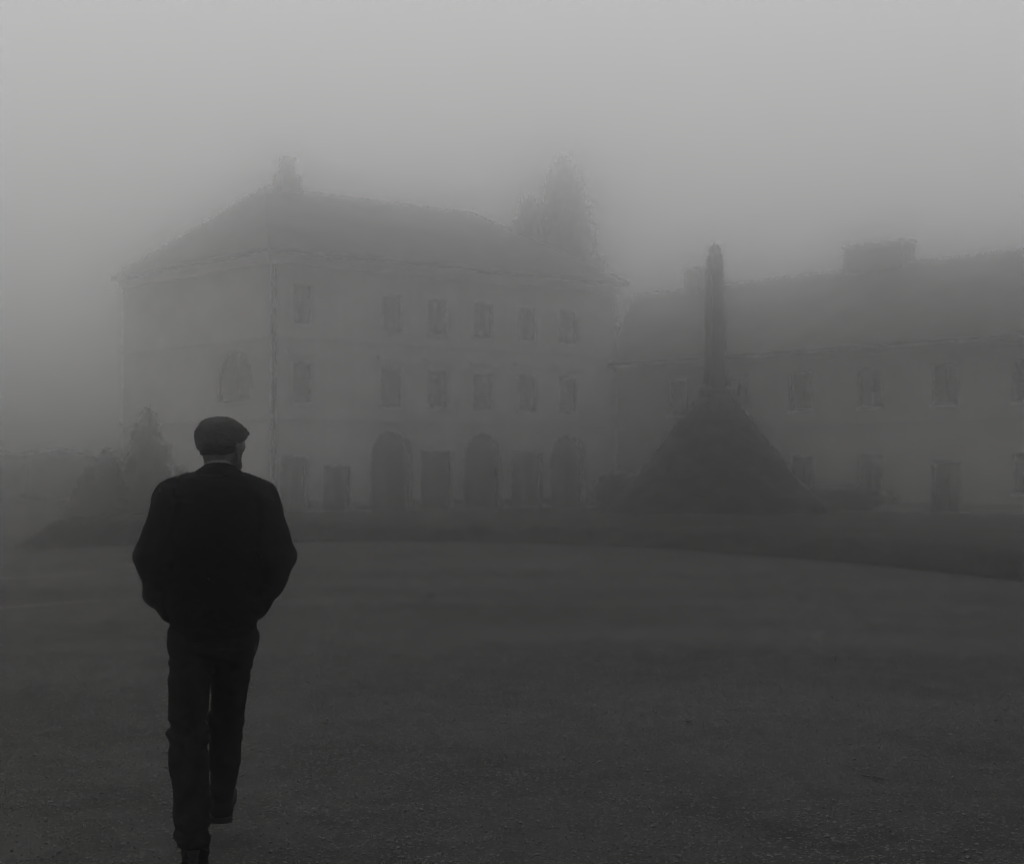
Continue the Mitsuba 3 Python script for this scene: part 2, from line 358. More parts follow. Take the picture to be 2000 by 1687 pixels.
put('cornice', cat([band(7.0, 7.2, 0.15, wf, L1), band(7.2, 7.42, 0.35, wf, L1)]), 'wing_plaster', wing)
for q in (shapely.box(0.02, 0, WCOL[4] - 0.76, 0.4), shapely.box(WCOL[4] + 0.76, 0, L1, 0.4)):
    put('plinth', at(slab(q, -0.06, 0.02), wf), 'plinth_stone', wing)
wv = np.array([(L0, -0.75, 7.45), (L1 + 0.6, -0.75, 7.45), (L1 + 0.6, WD / 2, WR), (L0, WD / 2, WR), (L1 + 0.6, WD + 0.75, 7.45), (L0, WD + 0.75, 7.45)])
wv = np.vstack([wv, wv - [0, 0, 0.18]])
wfc = [(0, 1, 2), (0, 2, 3), (3, 2, 4), (3, 4, 5), (6, 8, 7), (6, 9, 8), (9, 10, 8), (9, 11, 10), (0, 7, 1), (0, 6, 7), (1, 8, 2), (1, 7, 8), (2, 10, 4), (2, 8, 10), (3, 6, 0), (3, 9, 6), (5, 9, 3), (5, 11, 9)]
# the part of the roof that would run through the tall house starts at the house's end wall
wroof = trimesh.Trimesh(wv, np.array(wfc), process=False)
wroof.vertices[np.isclose(wroof.vertices[:, 0], L0) & (wroof.vertices[:, 1] < 0), 0] = 0.05
wroof.vertices[np.isclose(wroof.vertices[:, 0], L0) & np.isclose(wroof.vertices[:, 1], WD / 2), 0] = -5.0
wr = put('roof', at(wroof, wf), 'roof_tile', wing)
def wing_chimney(w0, w1, top):
    k = put('chimney', at(box(w0, w1, WD / 2 - 0.5, WD / 2 + 0.5, 10.8, top), wf), 'brickwork', wr)
    put('chimney_cap', at(box(w0 - 0.08, w1 + 0.08, WD / 2 - 0.58, WD / 2 + 0.58, top, top + 0.13), wf), 'brickwork', k)
wing_chimney(10.6, 14.2, 12.85)
wing_chimney(-0.4, 0.65, 12.8)
# ------------------------------------------------------------------ obelisk on its rock mound
OX, OY = 6.62, 55.0
oz = 0.60
mon = thing('obelisk_monument', 'dark slender obelisk standing on a tall tapering mound on the lawn', 'monument')
def mound():
    prof = [(0.0, 4.34), (0.40, 4.26), (0.62, 4.02), (1.22, 3.36), (1.84, 2.55), (2.30, 1.98), (2.66, 1.48), (3.28, 0.90), (3.72, 0.25)]
    d = np.r_[0, np.cumsum(np.linalg.norm(np.diff(prof, axis=0), axis=1))]
    s = np.linspace(0, d[-1], 90)
    r = np.interp(s, d, [p[0] for p in prof]); z = np.interp(s, d, [p[1] for p in prof])
    a = np.linspace(0, 2 * np.pi, 160, endpoint=False)
    P = np.stack([r[:, None] * np.cos(a), r[:, None] * np.sin(a), np.repeat(z[:, None], 160, 1)], -1)
    nrm = np.stack([np.cos(a) * 0.75 + 0 * r[:, None], np.sin(a) * 0.75 + 0 * r[:, None], np.full(P.shape[:2], 0.65)], -1)
    n1 = np.abs(meshkit.noise(P * 1.7, 3) - 0.5) * 2; n2 = np.abs(meshkit.noise(P * 4.1, 4) - 0.5) * 2
    disp = (0.03 * n1 + 0.02 * n2 + 0.02 * meshkit.fbm(P * 9, 3, 5) - 0.03) * np.clip(s / 0.6, 0, 1)[:, None]
    P = P + nrm * disp[..., None]
    i, j = [q.ravel() for q in np.meshgrid(np.arange(89), np.arange(160), indexing='ij')]
    q = np.stack([i * 160 + j, (i + 1) * 160 + j, (i + 1) * 160 + (j + 1) % 160, i * 160 + (j + 1) % 160], 1)
    return trimesh.Trimesh(P.reshape(-1, 3) + [OX, OY, 0], np.vstack([q[:, [0, 1, 2]], q[:, [0, 2, 3]]]), process=False)
put('mound', mound(), 'rock', mon, smooth=50, label='straight sided tapering dark mound under the obelisk')
def square_loft(levels, bevel=0.12, rot=0.35):
    v, f = [], []
    for z, h in levels:
        c = h * (1 - bevel)
        pts = [(h, -c), (h, c), (c, h), (-c, h), (-h, c), (-h, -c), (-c, -h), (c, -h)]
        v += [(x * math.cos(rot) - y * math.sin(rot), x * math.sin(rot) + y * math.cos(rot), z) for x, y in pts]
    for k in range(len(levels) - 1):
        for j in range(8):
            a, b = k * 8 + j, k * 8 + (j + 1) % 8
            f += [(a, b, b + 8), (a, b + 8, a + 8)]
    n = len(v); v.append((0, 0, levels[-1][0]))
    f += [((len(levels) - 1) * 8 + j, (len(levels) - 1) * 8 + (j + 1) % 8, n) for j in range(8)]
    return trimesh.Trimesh(np.array(v) + [OX, OY, 0], np.array(f), process=False)
put('shaft', square_loft([(4.45, 0.285), (6.2, 0.26), (8.55, 0.215), (8.78, 0.19), (8.79, 0.175)]), 'monument_stone', mon)
put('pedestal', square_loft([(3.9, 0.42), (4.36, 0.38), (4.44, 0.34), (4.46, 0.31)]), 'monument_stone', mon)
put('finial', square_loft([(8.78, 0.168), (8.9, 0.165), (9.0, 0.15), (9.08, 0.115), (9.13, 0.06), (9.15, 0.01)], bevel=0.35), 'monument_stone', mon)

# ------------------------------------------------------------------ trees and shrubs
def leaf_cards(P, size, seed):
    r = np.random.default_rng(seed)
    n = len(P)
    d = r.normal(size=(n, 3)); d /= np.linalg.norm(d, axis=1, keepdims=True)
    e = np.cross(d, r.normal(size=(n, 3))); e /= np.linalg.norm(e, axis=1, keepdims=True)
    s = size * r.uniform(0.6, 1.3, (n, 1))
    v = np.stack([P - d * s - e * s * 0.3, P - d * s * 0.2 + e * s * 0.42, P + d * s, P + d * s * 0.1 - e * s * 0.42], 1).reshape(-1, 3)
    i = np.arange(n) * 4
    return trimesh.Trimesh(v, np.vstack([np.stack([i, i + 1, i + 2], 1), np.stack([i, i + 2, i + 3], 1)]), process=False)
def inner_mass(radius, centre, n=40, m=48, seed=0, lump=0.25, freq=1.3):
    """The leafy inside of a crown, seen between the outer leaves: an uneven closed body given by radius(direction angle, height share)."""
    t = np.linspace(0, 1, n); a = np.linspace(0, 2 * np.pi, m, endpoint=False)
    Tt, Aa = np.meshgrid(t, a, indexing='ij')
    x, y, z = radius(Tt, Aa)
    P = np.stack([x, y, z], -1)
    nz = meshkit.fbm(P * freq + seed, 3, seed) - 0.5
    axis = np.stack([np.zeros_like(x), np.zeros_like(y), z], -1)
    P = axis + (P - axis) * (1 + 2 * lump * nz)[..., None] + centre
    i, j = [q.ravel() for q in np.meshgrid(np.arange(n - 1), np.arange(m), indexing='ij')]
    q = np.stack([i * m + j, i * m + (j + 1) % m, (i + 1) * m + (j + 1) % m, (i + 1) * m + j], 1)
    return trimesh.Trimesh(P.reshape(-1, 3), np.vstack([q[:, [0, 1, 2]], q[:, [0, 2, 3]]]), process=False)
def crown(parent, P, size, seed, core, outward, bsdf='foliage'):
    m = cat([leaf_cards(P, size, seed), core])
    nrm = outward(m.vertices); nrm /= np.linalg.norm(nrm, axis=1, keepdims=True) + 1e-9
    put_n('crown', m, nrm, bsdf, parent)
def conifer(name, x, y, z, h, r, seed, n_limbs, cards, size, label, skirt=0.04, power=0.85, lean=0.0, category='tree'):
    g = np.random.default_rng(seed)
    k = thing(name, label, category)
    limbs, P = [tube([(x, y, z - 0.2), (x + lean * 0.4, y, z + h * 0.5), (x + lean, y, z + h * 0.99)], [0.022 * h + 0.05, 0.014 * h, 0.01], 8)], []
    per = cards // n_limbs
    for i in range(n_limbs):
        t = (i + g.random()) / n_limbs
        t = skirt + (1 - skirt) * t
        R = r * (1 - t) ** power * g.uniform(0.62, 1.12) + 0.03 * r
        a = i * 2.399 + g.uniform(-0.4, 0.4)
        root = np.array([x + lean * t, y, z + h * t])
        d = np.array([math.cos(a), math.sin(a), 0])
        s = np.linspace(0, 1, 5)
        path = root + d * (R * s)[:, None] + np.array([0, 0, 1.0]) * (R * (-0.28 * s + 0.16 * s * s))[:, None]
        limbs.append(tube(path, np.linspace(0.03, 0.006, 5) * (0.4 + R / 2), 4))
        u = g.random(per) ** 0.7
        c = root + d * (R * u)[:, None] + np.array([0, 0, 1.0]) * (R * (-0.28 * u + 0.16 * u * u))[:, None]
        side_ = np.array([-d[1], d[0], 0])
        c = c + side_ * (g.normal(0, 0.16, per) * R * (0.35 + u))[:, None] + np.c_[np.zeros((per, 2)), g.normal(-0.03, 0.05, per) * (h * 0.1 + R)]
        P.append(c)
    put('trunk', cat(limbs), 'bark', k)
    core = inner_mass(lambda t, a: (0.74 * r * (1 - t) ** power * (0.2 + 0.8 * np.clip(t / 0.08, 0, 1)) * np.cos(a), 0.74 * r * (1 - t) ** power * (0.2 + 0.8 * np.clip(t / 0.08, 0, 1)) * np.sin(a), h * (skirt * 0.6 + (0.96 - skirt * 0.6) * t)),
                      np.array([x, y, z]), seed=seed, lump=0.3, freq=2.2 / max(r, 1.0))
    crown(k, np.vstack(P), size, seed + 1, core, lambda v: np.c_[v[:, 0] - x, v[:, 1] - y, np.full(len(v), 0.35 * r)])
    return k
def bush(name, x, y, z, w, dpt, h, seed, cards, size, label, category='shrub', group=None, point=1.0):
    g = np.random.default_rng(seed)
    k = thing(name, label, category, group)
    stems = []
    for i in range(9):
        a = g.uniform(0, 6.28); q = g.uniform(0.2, 0.8)
        stems.append(tube([(x, y, z - 0.1), (x + math.cos(a) * w * 0.2 * q, y + math.sin(a) * dpt * 0.2 * q, z + h * 0.4), (x + math.cos(a) * w * 0.42 * q, y + math.sin(a) * dpt * 0.42 * q, z + h * 0.75)], [0.05, 0.03, 0.012], 5))
    put('stem', cat(stems), 'bark', k)
    d = g.normal(size=(cards, 3)); d /= np.linalg.norm(d, axis=1, keepdims=True)
    rad = g.random(cards) ** 0.35
    lump = 0.72 + 0.5 * meshkit.fbm(d * 2.1 + seed, 3, seed)
    q = d * (rad * lump)[:, None]
    zz = 0.5 + 0.5 * q[:, 2]
    shrink = (1 - np.clip(zz, 0, 1)) ** (point - 1.0) if point > 1 else 1.0
    P = np.stack([x + q[:, 0] * w / 2 * shrink, y + q[:, 1] * dpt / 2 * shrink, z + np.clip(zz, 0.0, 1.2) * h], 1)
    sh = (lambda t: (1 - t) ** (point - 1.0)) if point > 1 else (lambda t: 1.0)
    core = inner_mass(lambda t, a: (0.40 * w * np.sqrt(np.clip(1 - (2 * t - 1) ** 2, 0.0, 1)) * sh(t) * np.cos(a), 0.40 * dpt * np.sqrt(np.clip(1 - (2 * t - 1) ** 2, 0.0, 1)) * sh(t) * np.sin(a), 0.92 * h * t),
                      np.array([x, y, z]), seed=seed, lump=0.3, freq=1.5)
    crown(k, P, size, seed + 1, core, lambda v: np.c_[(v[:, 0] - x) / w, (v[:, 1] - y) / dpt, (v[:, 2] - z - 0.3 * h) / h])
    return k
conifer('conifer_tree', -14.45, 67.0, 0, 4.3, 1.75, 21, 120, 16000, 0.085, 'dark cone shaped conifer at the left corner of the tall house', skirt=0.01, power=0.75)
conifer('shrub', -15.95, 66.6, 0, 2.65, 1.35, 31, 80, 9000, 0.08, 'pointed dark shrub just left of the cone shaped conifer', skirt=0.0, power=0.6, category='shrub')
conifer('shrub', -16.75, 66.9, 0, 1.95, 0.9, 32, 60, 5000, 0.07, 'lowest and leftmost dark shrub beside the conifer', skirt=0.0, power=0.55, category='shrub')
bush('shrub', -13.0, 66.8, 0, 1.2, 1.3, 1.95, 33, 5000, 0.08, 'small pointed shrub at the right foot of the cone shaped conifer', point=1.3)
conifer('conifer_tree', 3.5, 112.0, 0, 22.6, 5.0, 41, 170, 26000, 0.34, 'tall spruce rising in the fog behind the house roof', skirt=0.1, power=0.62)
conifer('conifer_tree', 1.2, 113.0, 0, 20.2, 4.8, 43, 150, 20000, 0.34, 'lower spruce just left of the tall spruce behind the house roof', skirt=0.1, power=0.7)
bush('shrub', 4.6, 71.5, 0, 2.6, 2.2, 1.75, 52, 7000, 0.08, 'broad dark shrub left of the mound below the house')
bush('shrub', 13.5, 70.5, 0.0, 5.0, 2.0, 1.2, 55, 7000, 0.08, 'long low shrub before the wing to the right of the mound')
def far_wood():
    g = np.random.default_rng(61)
    parts, N = [], []
    for i in range(24):
        x = -64 + i * 1.72 + g.uniform(-0.5, 0.5); y = 108 + g.uniform(-3, 5); h = g.uniform(2.9, 3.4); w = g.uniform(3.6, 4.6)
        c = np.array([x, y, h * 0.5])
        core = inner_mass(lambda t, a: (0.5 * w * np.clip(1 - (2 * t - 1) ** 4, 0, 1) ** 0.5 * np.cos(a), 0.5 * w * np.clip(1 - (2 * t - 1) ** 4, 0, 1) ** 0.5 * np.sin(a), h * t), np.array([x, y, 0]), 20, 24, i, 0.25, 0.8)
        d = g.normal(size=(300, 3)); d /= np.linalg.norm(d, axis=1, keepdims=True)
        m = cat([leaf_cards(c + d * np.array([0.5 * w, 0.5 * w, 0.48 * h]) * 0.95, 0.22, 62 + i), core, tube([(x, y, 0), (x, y, h * 0.6)], [0.14, 0.06], 6)])
        parts.append(m); N.append(m.vertices - c + [0, 0, 0.3])
    n = np.vstack(N)
    return cat(parts), n / (np.linalg.norm(n, axis=1, keepdims=True) + 1e-9)
put_n('distant_wood', *far_wood(), 'foliage', kind='stuff', label='dim mass of far trees lost in the fog at the left edge', category='wood')

# ------------------------------------------------------------------ things lying on the forecourt
def dead_leaf(x, y, length, rot, seed, label):
    g = np.random.default_rng(seed)
    t = np.linspace(0, 1, 9); half = 0.32 * np.sin(np.pi * t ** 0.8) * (1 + 0.25 * np.sin(t * 17))
    v, f = [], []
    for i, (a, b) in enumerate(zip(t, half)):
        curl = 0.22 * (abs(a - 0.5) * 2) ** 2
        v += [(a - 0.5, -b, curl + 0.25 * b + 0.06), (a - 0.5, 0, curl * 0.7 + 0.02), (a - 0.5, b, curl + 0.3 * b + 0.03)]
        if i:
            k = 3 * i
            f += [(k - 3, k, k + 1), (k - 3, k + 1, k - 2), (k - 2, k + 1, k + 2), (k - 2, k + 2, k - 1)]
    m = trimesh.Trimesh(np.array(v) * length, np.array(f), process=False)
    m.apply_transform(trimesh.transformations.rotation_matrix(rot, [0, 0, 1])); m.apply_translation([x, y, 0.004])
    return put('fallen_leaf', m, 'dead_leaf', label=label, category='leaf')
dead_leaf(-1.07, 21.9, 0.13, 0.2, 71, 'curled dead leaf lying alone far out on the forecourt right of the man')
dead_leaf(1.12, 10.75, 0.055, 0.5, 72, 'small dead leaf on the forecourt below the obelisk')
dead_leaf(2.74, 17.0, 0.06, 0.9, 73, 'tiny dead leaf on the upper right forecourt')
dead_leaf(3.67, 12.1, 0.05, 1.3, 74, 'tiny dead leaf at the right border of the picture')
put('twig', tube([(1.82, 8.83, 0.006), (1.87, 8.78, 0.008), (1.90, 8.73, 0.007), (1.93, 8.68, 0.005)], [0.002, 0.0022, 0.0018, 0.001], 6), 'dead_leaf', smooth=40, label='thin bent twig on the near forecourt at lower right', category='twig')

# ------------------------------------------------------------------ the walking man
class Field:
    """A signed distance grid; each solid is blended in within its own neighbourhood and meshed by surface nets."""
    def __init__(self, lo, hi, h):
        self.lo, self.h = np.array(lo, float), h
        self.n = np.ceil((np.array(hi) - self.lo) / h).astype(int) + 1
        self.D = np.full(self.n, 1.0)
    def cells(self, lo, hi, pad):
        a = np.clip(np.floor((np.array(lo) - pad - self.lo) / self.h).astype(int), 0, self.n)
        b = np.clip(np.ceil((np.array(hi) + pad - self.lo) / self.h).astype(int) + 1, 0, self.n)
        s = tuple(slice(i, j) for i, j in zip(a, b))
        P = np.stack(np.meshgrid(*[self.lo[k] + self.h * np.arange(a[k], b[k]) for k in range(3)], indexing='ij'), -1)
        return s, P
    def blend(self, s, d, k):
        o = self.D[s]
        if k <= 0:
            self.D[s] = np.minimum(o, d); return
        t = np.clip(0.5 + 0.5 * (o - d) / k, 0, 1)
        self.D[s] = o * (1 - t) + d * t - k * t * (1 - t)
    def cone(self, a, b, ra, rb, k=0.03, sq=(1, 1, 1)):
        a, b = np.array(a, float), np.array(b, float)
        s, P = self.cells(np.minimum(a, b) - max(ra, rb), np.maximum(a, b) + max(ra, rb), k + 0.03)
        ab = b - a
        t = np.clip(((P - a) @ ab) / (ab @ ab + 1e-12), 0, 1)
        q = (P - a - t[..., None] * ab) / np.array(sq)
        self.blend(s, np.linalg.norm(q, axis=-1) - (ra + (rb - ra) * t), k)
        return self
    def ellipsoid(self, c, R, ax, k=0.03, p=2.0):
        c, ax = np.array(c, float), np.array(ax, float)
        m = np.max(ax)
        s, P = self.cells(c - m, c + m, k + 0.03)
        q = np.abs((P - c) @ np.asarray(R)) / ax
        r = np.sum(q ** p, axis=-1) ** (1 / p)
        self.blend(s, (r - 1) * np.min(ax), k)
        return self
    def section(self, zs, cx, cy, a, b, k=0.03, p=2.3):
        """A trunk given by its cross-sections at the heights zs."""
        s, P = self.cells([min(np.array(cx) - np.array(a)), min(np.array(cy) - np.array(b)), min(zs)], [max(np.array(cx) + np.array(a)), max(np.array(cy) + np.array(b)), max(zs)], k + 0.03)
        from scipy.interpolate import PchipInterpolator as PI
        z = np.clip(P[..., 2], min(zs), max(zs))
        A_, B_, X_, Y_ = (PI(zs, v)(z) for v in (a, b, cx, cy))
        r = (np.abs((P[..., 0] - X_) / A_) ** p + np.abs((P[..., 1] - Y_) / B_) ** p) ** (1 / p)
        d = np.maximum((r - 1) * np.minimum(A_, B_), np.maximum(min(zs) - P[..., 2], P[..., 2] - max(zs)))
        self.blend(s, d, k)
        return self
    def points(self):
        return np.stack(np.meshgrid(*[self.lo[k] + self.h * np.arange(self.n[k]) for k in range(3)], indexing='ij'), -1)
    def mesh(self, iterations=3):
        D, s = self.D, self.D < 0
        c = np.zeros(np.array(D.shape) - 1, int)
        for o in np.ndindex(2, 2, 2):
            c += s[tuple(slice(q, q + m - 1) for q, m in zip(o, D.shape))]
        act = np.argwhere((c > 0) & (c < 8))
        idx = np.full(c.shape, -1); idx[tuple(act.T)] = np.arange(len(act))
        pos, cnt = np.zeros((len(act), 3)), np.zeros(len(act))
        for ax in range(3):
            for o in np.ndindex(2, 2):
                p0 = np.insert(np.array(o), ax, 0); p1 = np.insert(np.array(o), ax, 1)
                d0, d1 = D[tuple((act + p0).T)], D[tuple((act + p1).T)]
                x = (d0 < 0) != (d1 < 0)
                t = np.where(x, d0 / np.where(d0 == d1, 1, d0 - d1), 0)
                pos += np.where(x[:, None], p0 + t[:, None] * (p1 - p0), 0); cnt += x
        V = self.lo + self.h * (act + pos / cnt[:, None])
        F = []
        for ax in range(3):
            u, w = (ax + 1) % 3, (ax + 2) % 3
            sl0, sl1 = [slice(1, -1)] * 3, [slice(1, -1)] * 3
            sl0[ax], sl1[ax] = slice(0, -1), slice(1, None)
            ch_ = np.argwhere(s[tuple(sl0)] != s[tuple(sl1)])
            off = np.ones(3, int); off[ax] = 0
            e = ch_ + off
            inside = s[tuple(e.T)]
            eu, ew = np.eye(3, dtype=int)[u], np.eye(3, dtype=int)[w]
            q = np.stack([idx[tuple((e - a_ * eu - b_ * ew).T)] for a_, b_ in ((1, 1), (0, 1), (0, 0), (1, 0))], 1)
            q = np.where(inside[:, None], q, q[:, ::-1])
            F.append(q[(q >= 0).all(1)])
        q = np.vstack(F)
        m = trimesh.Trimesh(V, np.vstack([q[:, [0, 1, 2]], q[:, [0, 2, 3]]]), process=False)
        if iterations:
            trimesh.smoothing.filter_taubin(m, iterations=iterations)
        return m

MAN = frame((-1.2215, 6.95), (math.cos(math.radians(10.3)), math.sin(math.radians(10.3))))
man = thing('person', 'man in flat cap, dark jacket and jeans walking away with hands in his pockets', 'person')
yaw = math.radians(42)
HF, HR = np.array([math.sin(yaw), math.cos(yaw), 0]), np.array([math.cos(yaw), -math.sin(yaw), 0])
HA = np.stack([HR, HF, [0, 0, 1]], 1)                    # head axes: right, forward, up
HC = np.array([0.032, 0.03, 1.695])                      # centre of the head
def head(r, f, u): return HC + HA @ np.array([r, f, u])
# joints, metres, x right, y forward, z up
HIPL, KNL, ANL = (-0.088, 0.0, 0.90), (-0.101, -0.13, 0.53), (-0.078, -0.45, 0.20)
HIPR, KNR, ANR = (0.082, 0.02, 0.90), (0.056, 0.21, 0.54), (0.036, 0.36, 0.17)
SHL, ELL, WRL, HAL = (-0.168, 0.0, 1.455), (-0.243, -0.05, 1.236), (-0.222, 0.09, 1.085), (-0.165, 0.145, 0.99)
SHR, ELR, WRR, HAR = (0.184, 0.0, 1.455), (0.263, -0.05, 1.236), (0.226, 0.08, 1.105), (0.165, 0.14, 1.01)

def body_mesh():
    F = Field([-0.36, -0.62, 0.0], [0.37, 0.62, 1.83], 0.005)
    F.section([0.86, 1.0, 1.15, 1.3, 1.42, 1.5, 1.56], [0] * 7, [0] * 7, [0.15, 0.155, 0.15, 0.155, 0.16, 0.13, 0.07], [0.10, 0.10, 0.10, 0.105, 0.105, 0.085, 0.06], 0.03)
    F.cone((0.012, -0.012, 1.50), head(0, -0.035, -0.05), 0.056, 0.053, 0.03)
    for hip, kn, an, toe in ((HIPL, KNL, ANL, (-0.078, -0.30, 0.045)), (HIPR, KNR, ANR, (0.036, 0.50, 0.16))):
        F.cone(hip, kn, 0.075, 0.05).cone(kn, an, 0.05, 0.034)
        F.cone(np.array(an) + [0, -0.01, -0.05], toe, 0.03, 0.022)
    for sh, el, wr, ha, sg in ((SHL, ELL, WRL, HAL, 1), (SHR, ELR, WRR, HAR, -1)):
        F.cone(sh, el, 0.052, 0.038).cone(el, wr, 0.038, 0.027)
        ha, wr = np.array(ha), np.array(wr)
        dn = (ha - wr) / np.linalg.norm(ha - wr)
        sd = np.cross(dn, [sg, 0.3, 0]); sd /= np.linalg.norm(sd)
        kn = wr + dn * 0.085
        F.cone(wr, kn, 0.027, 0.03, 0.02, (1, 1, 1))
        bend = np.array([sg * 0.5, -0.2, -0.3])
        for q, ln in ((-0.03, 0.055), (-0.01, 0.068), (0.01, 0.072), (0.03, 0.06)):
            p0 = kn + sd * q; p1 = p0 + dn * ln * 0.5; p2 = p1 + (dn + bend * 0.5) * ln * 0.42
            F.cone(p0, p1, 0.0095, 0.009, 0.006).cone(p1, p2, 0.009, 0.0075, 0.006)
        t0 = wr + dn * 0.03 + sd * 0.03
        F.cone(t0, t0 + dn * 0.035 + sd * 0.025, 0.012, 0.0105, 0.008).cone(t0 + dn * 0.035 + sd * 0.025, t0 + dn * 0.068 + sd * 0.02, 0.0105, 0.008, 0.008)
    # the head: skull, jaw, brow, nose, lips, chin, ears
    F.ellipsoid(head(0, -0.012, 0.0), HA, (0.075, 0.096, 0.093), 0.02)
    F.cone(head(0, 0.035, -0.02), head(0, 0.068, -0.088), 0.062, 0.026, 0.03)
    for sg in (-1, 1):
        F.cone(head(sg * 0.056, 0.0, -0.05), head(sg * 0.018, 0.068, -0.092), 0.018, 0.018, 0.025)
        F.cone(head(sg * 0.046, 0.055, -0.012), head(sg * 0.058, 0.03, -0.02), 0.018, 0.018, 0.02)
        F.cone(head(sg * 0.012, 0.088, 0.022), head(sg * 0.045, 0.072, 0.022), 0.010, 0.010, 0.012)
        F.ellipsoid(head(sg * 0.031, 0.076, 0.002), HA, (0.014, 0.012, 0.011), 0.006)
        def ear(b, u, o):                                  # back along the head, up, out from it
            return head(sg * (0.076 + 0.45 * b + o), 0.006 - b, -0.027 + 0.85 * u)
        F.cone(ear(0.008, 0.012, 0.0), ear(0.006, -0.012, -0.002), 0.013, 0.011, 0.008, (0.8, 1, 1))
        rim_ = [ear(-0.006, 0.012, 0.0), ear(-0.002, 0.027, 0.001), ear(0.010, 0.033, 0.003), ear(0.021, 0.027, 0.004), ear(0.025, 0.012, 0.004), ear(0.022, -0.004, 0.002), ear(0.014, -0.020, 0.0), ear(0.004, -0.031, -0.002)]
        for p_, q_ in zip(rim_, rim_[1:]):
            F.cone(p_, q_, 0.0052, 0.0052, 0.005)
        F.cone(ear(0.004, -0.031, -0.002), ear(0.003, -0.022, -0.002), 0.007, 0.006, 0.006)
    F.cone(head(0, 0.092, 0.012), head(0, 0.112, -0.026), 0.009, 0.013, 0.012)
    F.cone(head(-0.018, 0.086, -0.056), head(0.018, 0.086, -0.056), 0.009, 0.009, 0.008)
    F.cone(head(-0.014, 0.084, -0.067), head(0.014, 0.084, -0.067), 0.009, 0.009, 0.006)
    F.cone(head(-0.008, 0.078, -0.092), head(0.008, 0.078, -0.092), 0.016, 0.016, 0.015)
    return F.mesh(2)
put('body', at(body_mesh(), MAN), 'skin', man, smooth=True)

def jacket_mesh():
    F = Field([-0.42, -0.32, 0.84], [0.43, 0.36, 1.64], 0.0065)
    F.section([0.893, 0.93, 0.965, 1.02, 1.12, 1.25, 1.38, 1.46, 1.515, 1.55, 1.572, 1.585], [-0.006, -0.006, -0.004, 0, 0, 0, 0.004, 0.008, 0.01, 0.012, 0.014, 0.016],
              [0, 0, 0, 0, 0, -0.005, -0.01, -0.012, -0.014, -0.012, -0.008, -0.004],
              [0.172, 0.175, 0.178, 0.192, 0.188, 0.190, 0.203, 0.205, 0.196, 0.158, 0.105, 0.066],
              [0.130, 0.133, 0.138, 0.145, 0.148, 0.148, 0.150, 0.142, 0.122, 0.102, 0.080, 0.060], 0.0, 2.35)
    F.cone((-0.10, -0.01, 1.51), SHL, 0.055, 0.078, 0.05).cone((0.12, -0.01, 1.51), SHR, 0.055, 0.078, 0.05)
    F.cone(SHL, ELL, 0.080, 0.072, 0.04).cone(SHR, ELR, 0.080, 0.069, 0.022)
    F.cone(ELL, WRL, 0.072, 0.060, 0.04).cone(ELR, WRR, 0.069, 0.056, 0.012)
    F.cone(WRL, HAL, 0.052, 0.058, 0.02).cone(WRR, HAR, 0.046, 0.058, 0.012)
    F.cone((-0.236, 0.045, 1.085), (-0.228, 0.10, 1.065), 0.054, 0.054, 0.008)        # turned cuffs
    F.cone((0.226, 0.05, 1.112), (0.216, 0.10, 1.106), 0.054, 0.054, 0.008)
    P = F.points()
    x, y, z = P[..., 0], P[..., 1], P[..., 2]
    n = meshkit.fbm(np.stack([x * 7, y * 7, z * 4.5], -1), 3, 11) - 0.5
    diag = meshkit.noise(np.stack([x * 6 + 3, y * 5, (z + 0.55 * np.abs(x)) * 24], -1), 12) - 0.5
    low = np.exp(-((z - 1.02) / 0.10) ** 2) + 0.35
    elbow = np.exp(-((z - 1.22) / 0.10) ** 2) * (np.abs(x) > 0.19)
    back_ = np.exp(-((z - 1.44) / 0.05) ** 2) * (np.abs(x) > 0.13)
    F.D += 0.016 * n + diag * np.where(np.abs(x) > 0.2, 0.45, 1.0) * (0.018 * low + 0.010 * elbow + 0.010 * back_)
    hem = np.abs(z - 0.952); F.D += 0.006 * np.exp(-(hem / 0.006) ** 2)               # waistband and yoke seams
    F.D += 0.004 * np.exp(-((z - 1.468 - 0.02 * np.abs(x)) / 0.005) ** 2) * (y < 0) * (np.abs(x) < 0.16)
    F.D += 0.004 * np.exp(-((np.abs(x) - 0.158 - 0.1 * (1.5 - z)) / 0.004) ** 2) * (y < 0) * (z > 1.3)
    d = np.maximum(F.D, 0.893 - z)
    F.D = d
    return F.mesh(3)
jacket = put('jacket', at(jacket_mesh(), MAN), 'wool', man, smooth=True)

def ring_band(rows, n=64, gap=0.0, wob=0.0):
    """A cloth band through (z_back, z_front, cx, cy, a, b) rows, closed into a loop of thickness."""
    a = np.linspace(-np.pi / 2 - np.pi + gap, -np.pi / 2 + np.pi - gap, n)
    V = []
    for zb, zf, cx, cy, ra, rb in rows:
        s = 0.5 - 0.5 * np.sin(a)            # 1 at the back
        V.append(np.stack([cx + ra * np.cos(a), cy + rb * np.sin(a), zf + (zb - zf) * s + wob * np.sin(3 * a)], 1))
    V = np.array(V); m = len(rows)
    i, j = [q.ravel() for q in np.meshgrid(np.arange(m), np.arange(n - 1), indexing='ij')]
    k = (i + 1) % m
    q = np.stack([i * n + j, i * n + j + 1, k * n + j + 1, k * n + j], 1)
    return trimesh.Trimesh(V.reshape(-1, 3), np.vstack([q[:, [0, 1, 2]], q[:, [0, 2, 3]]]), process=False)
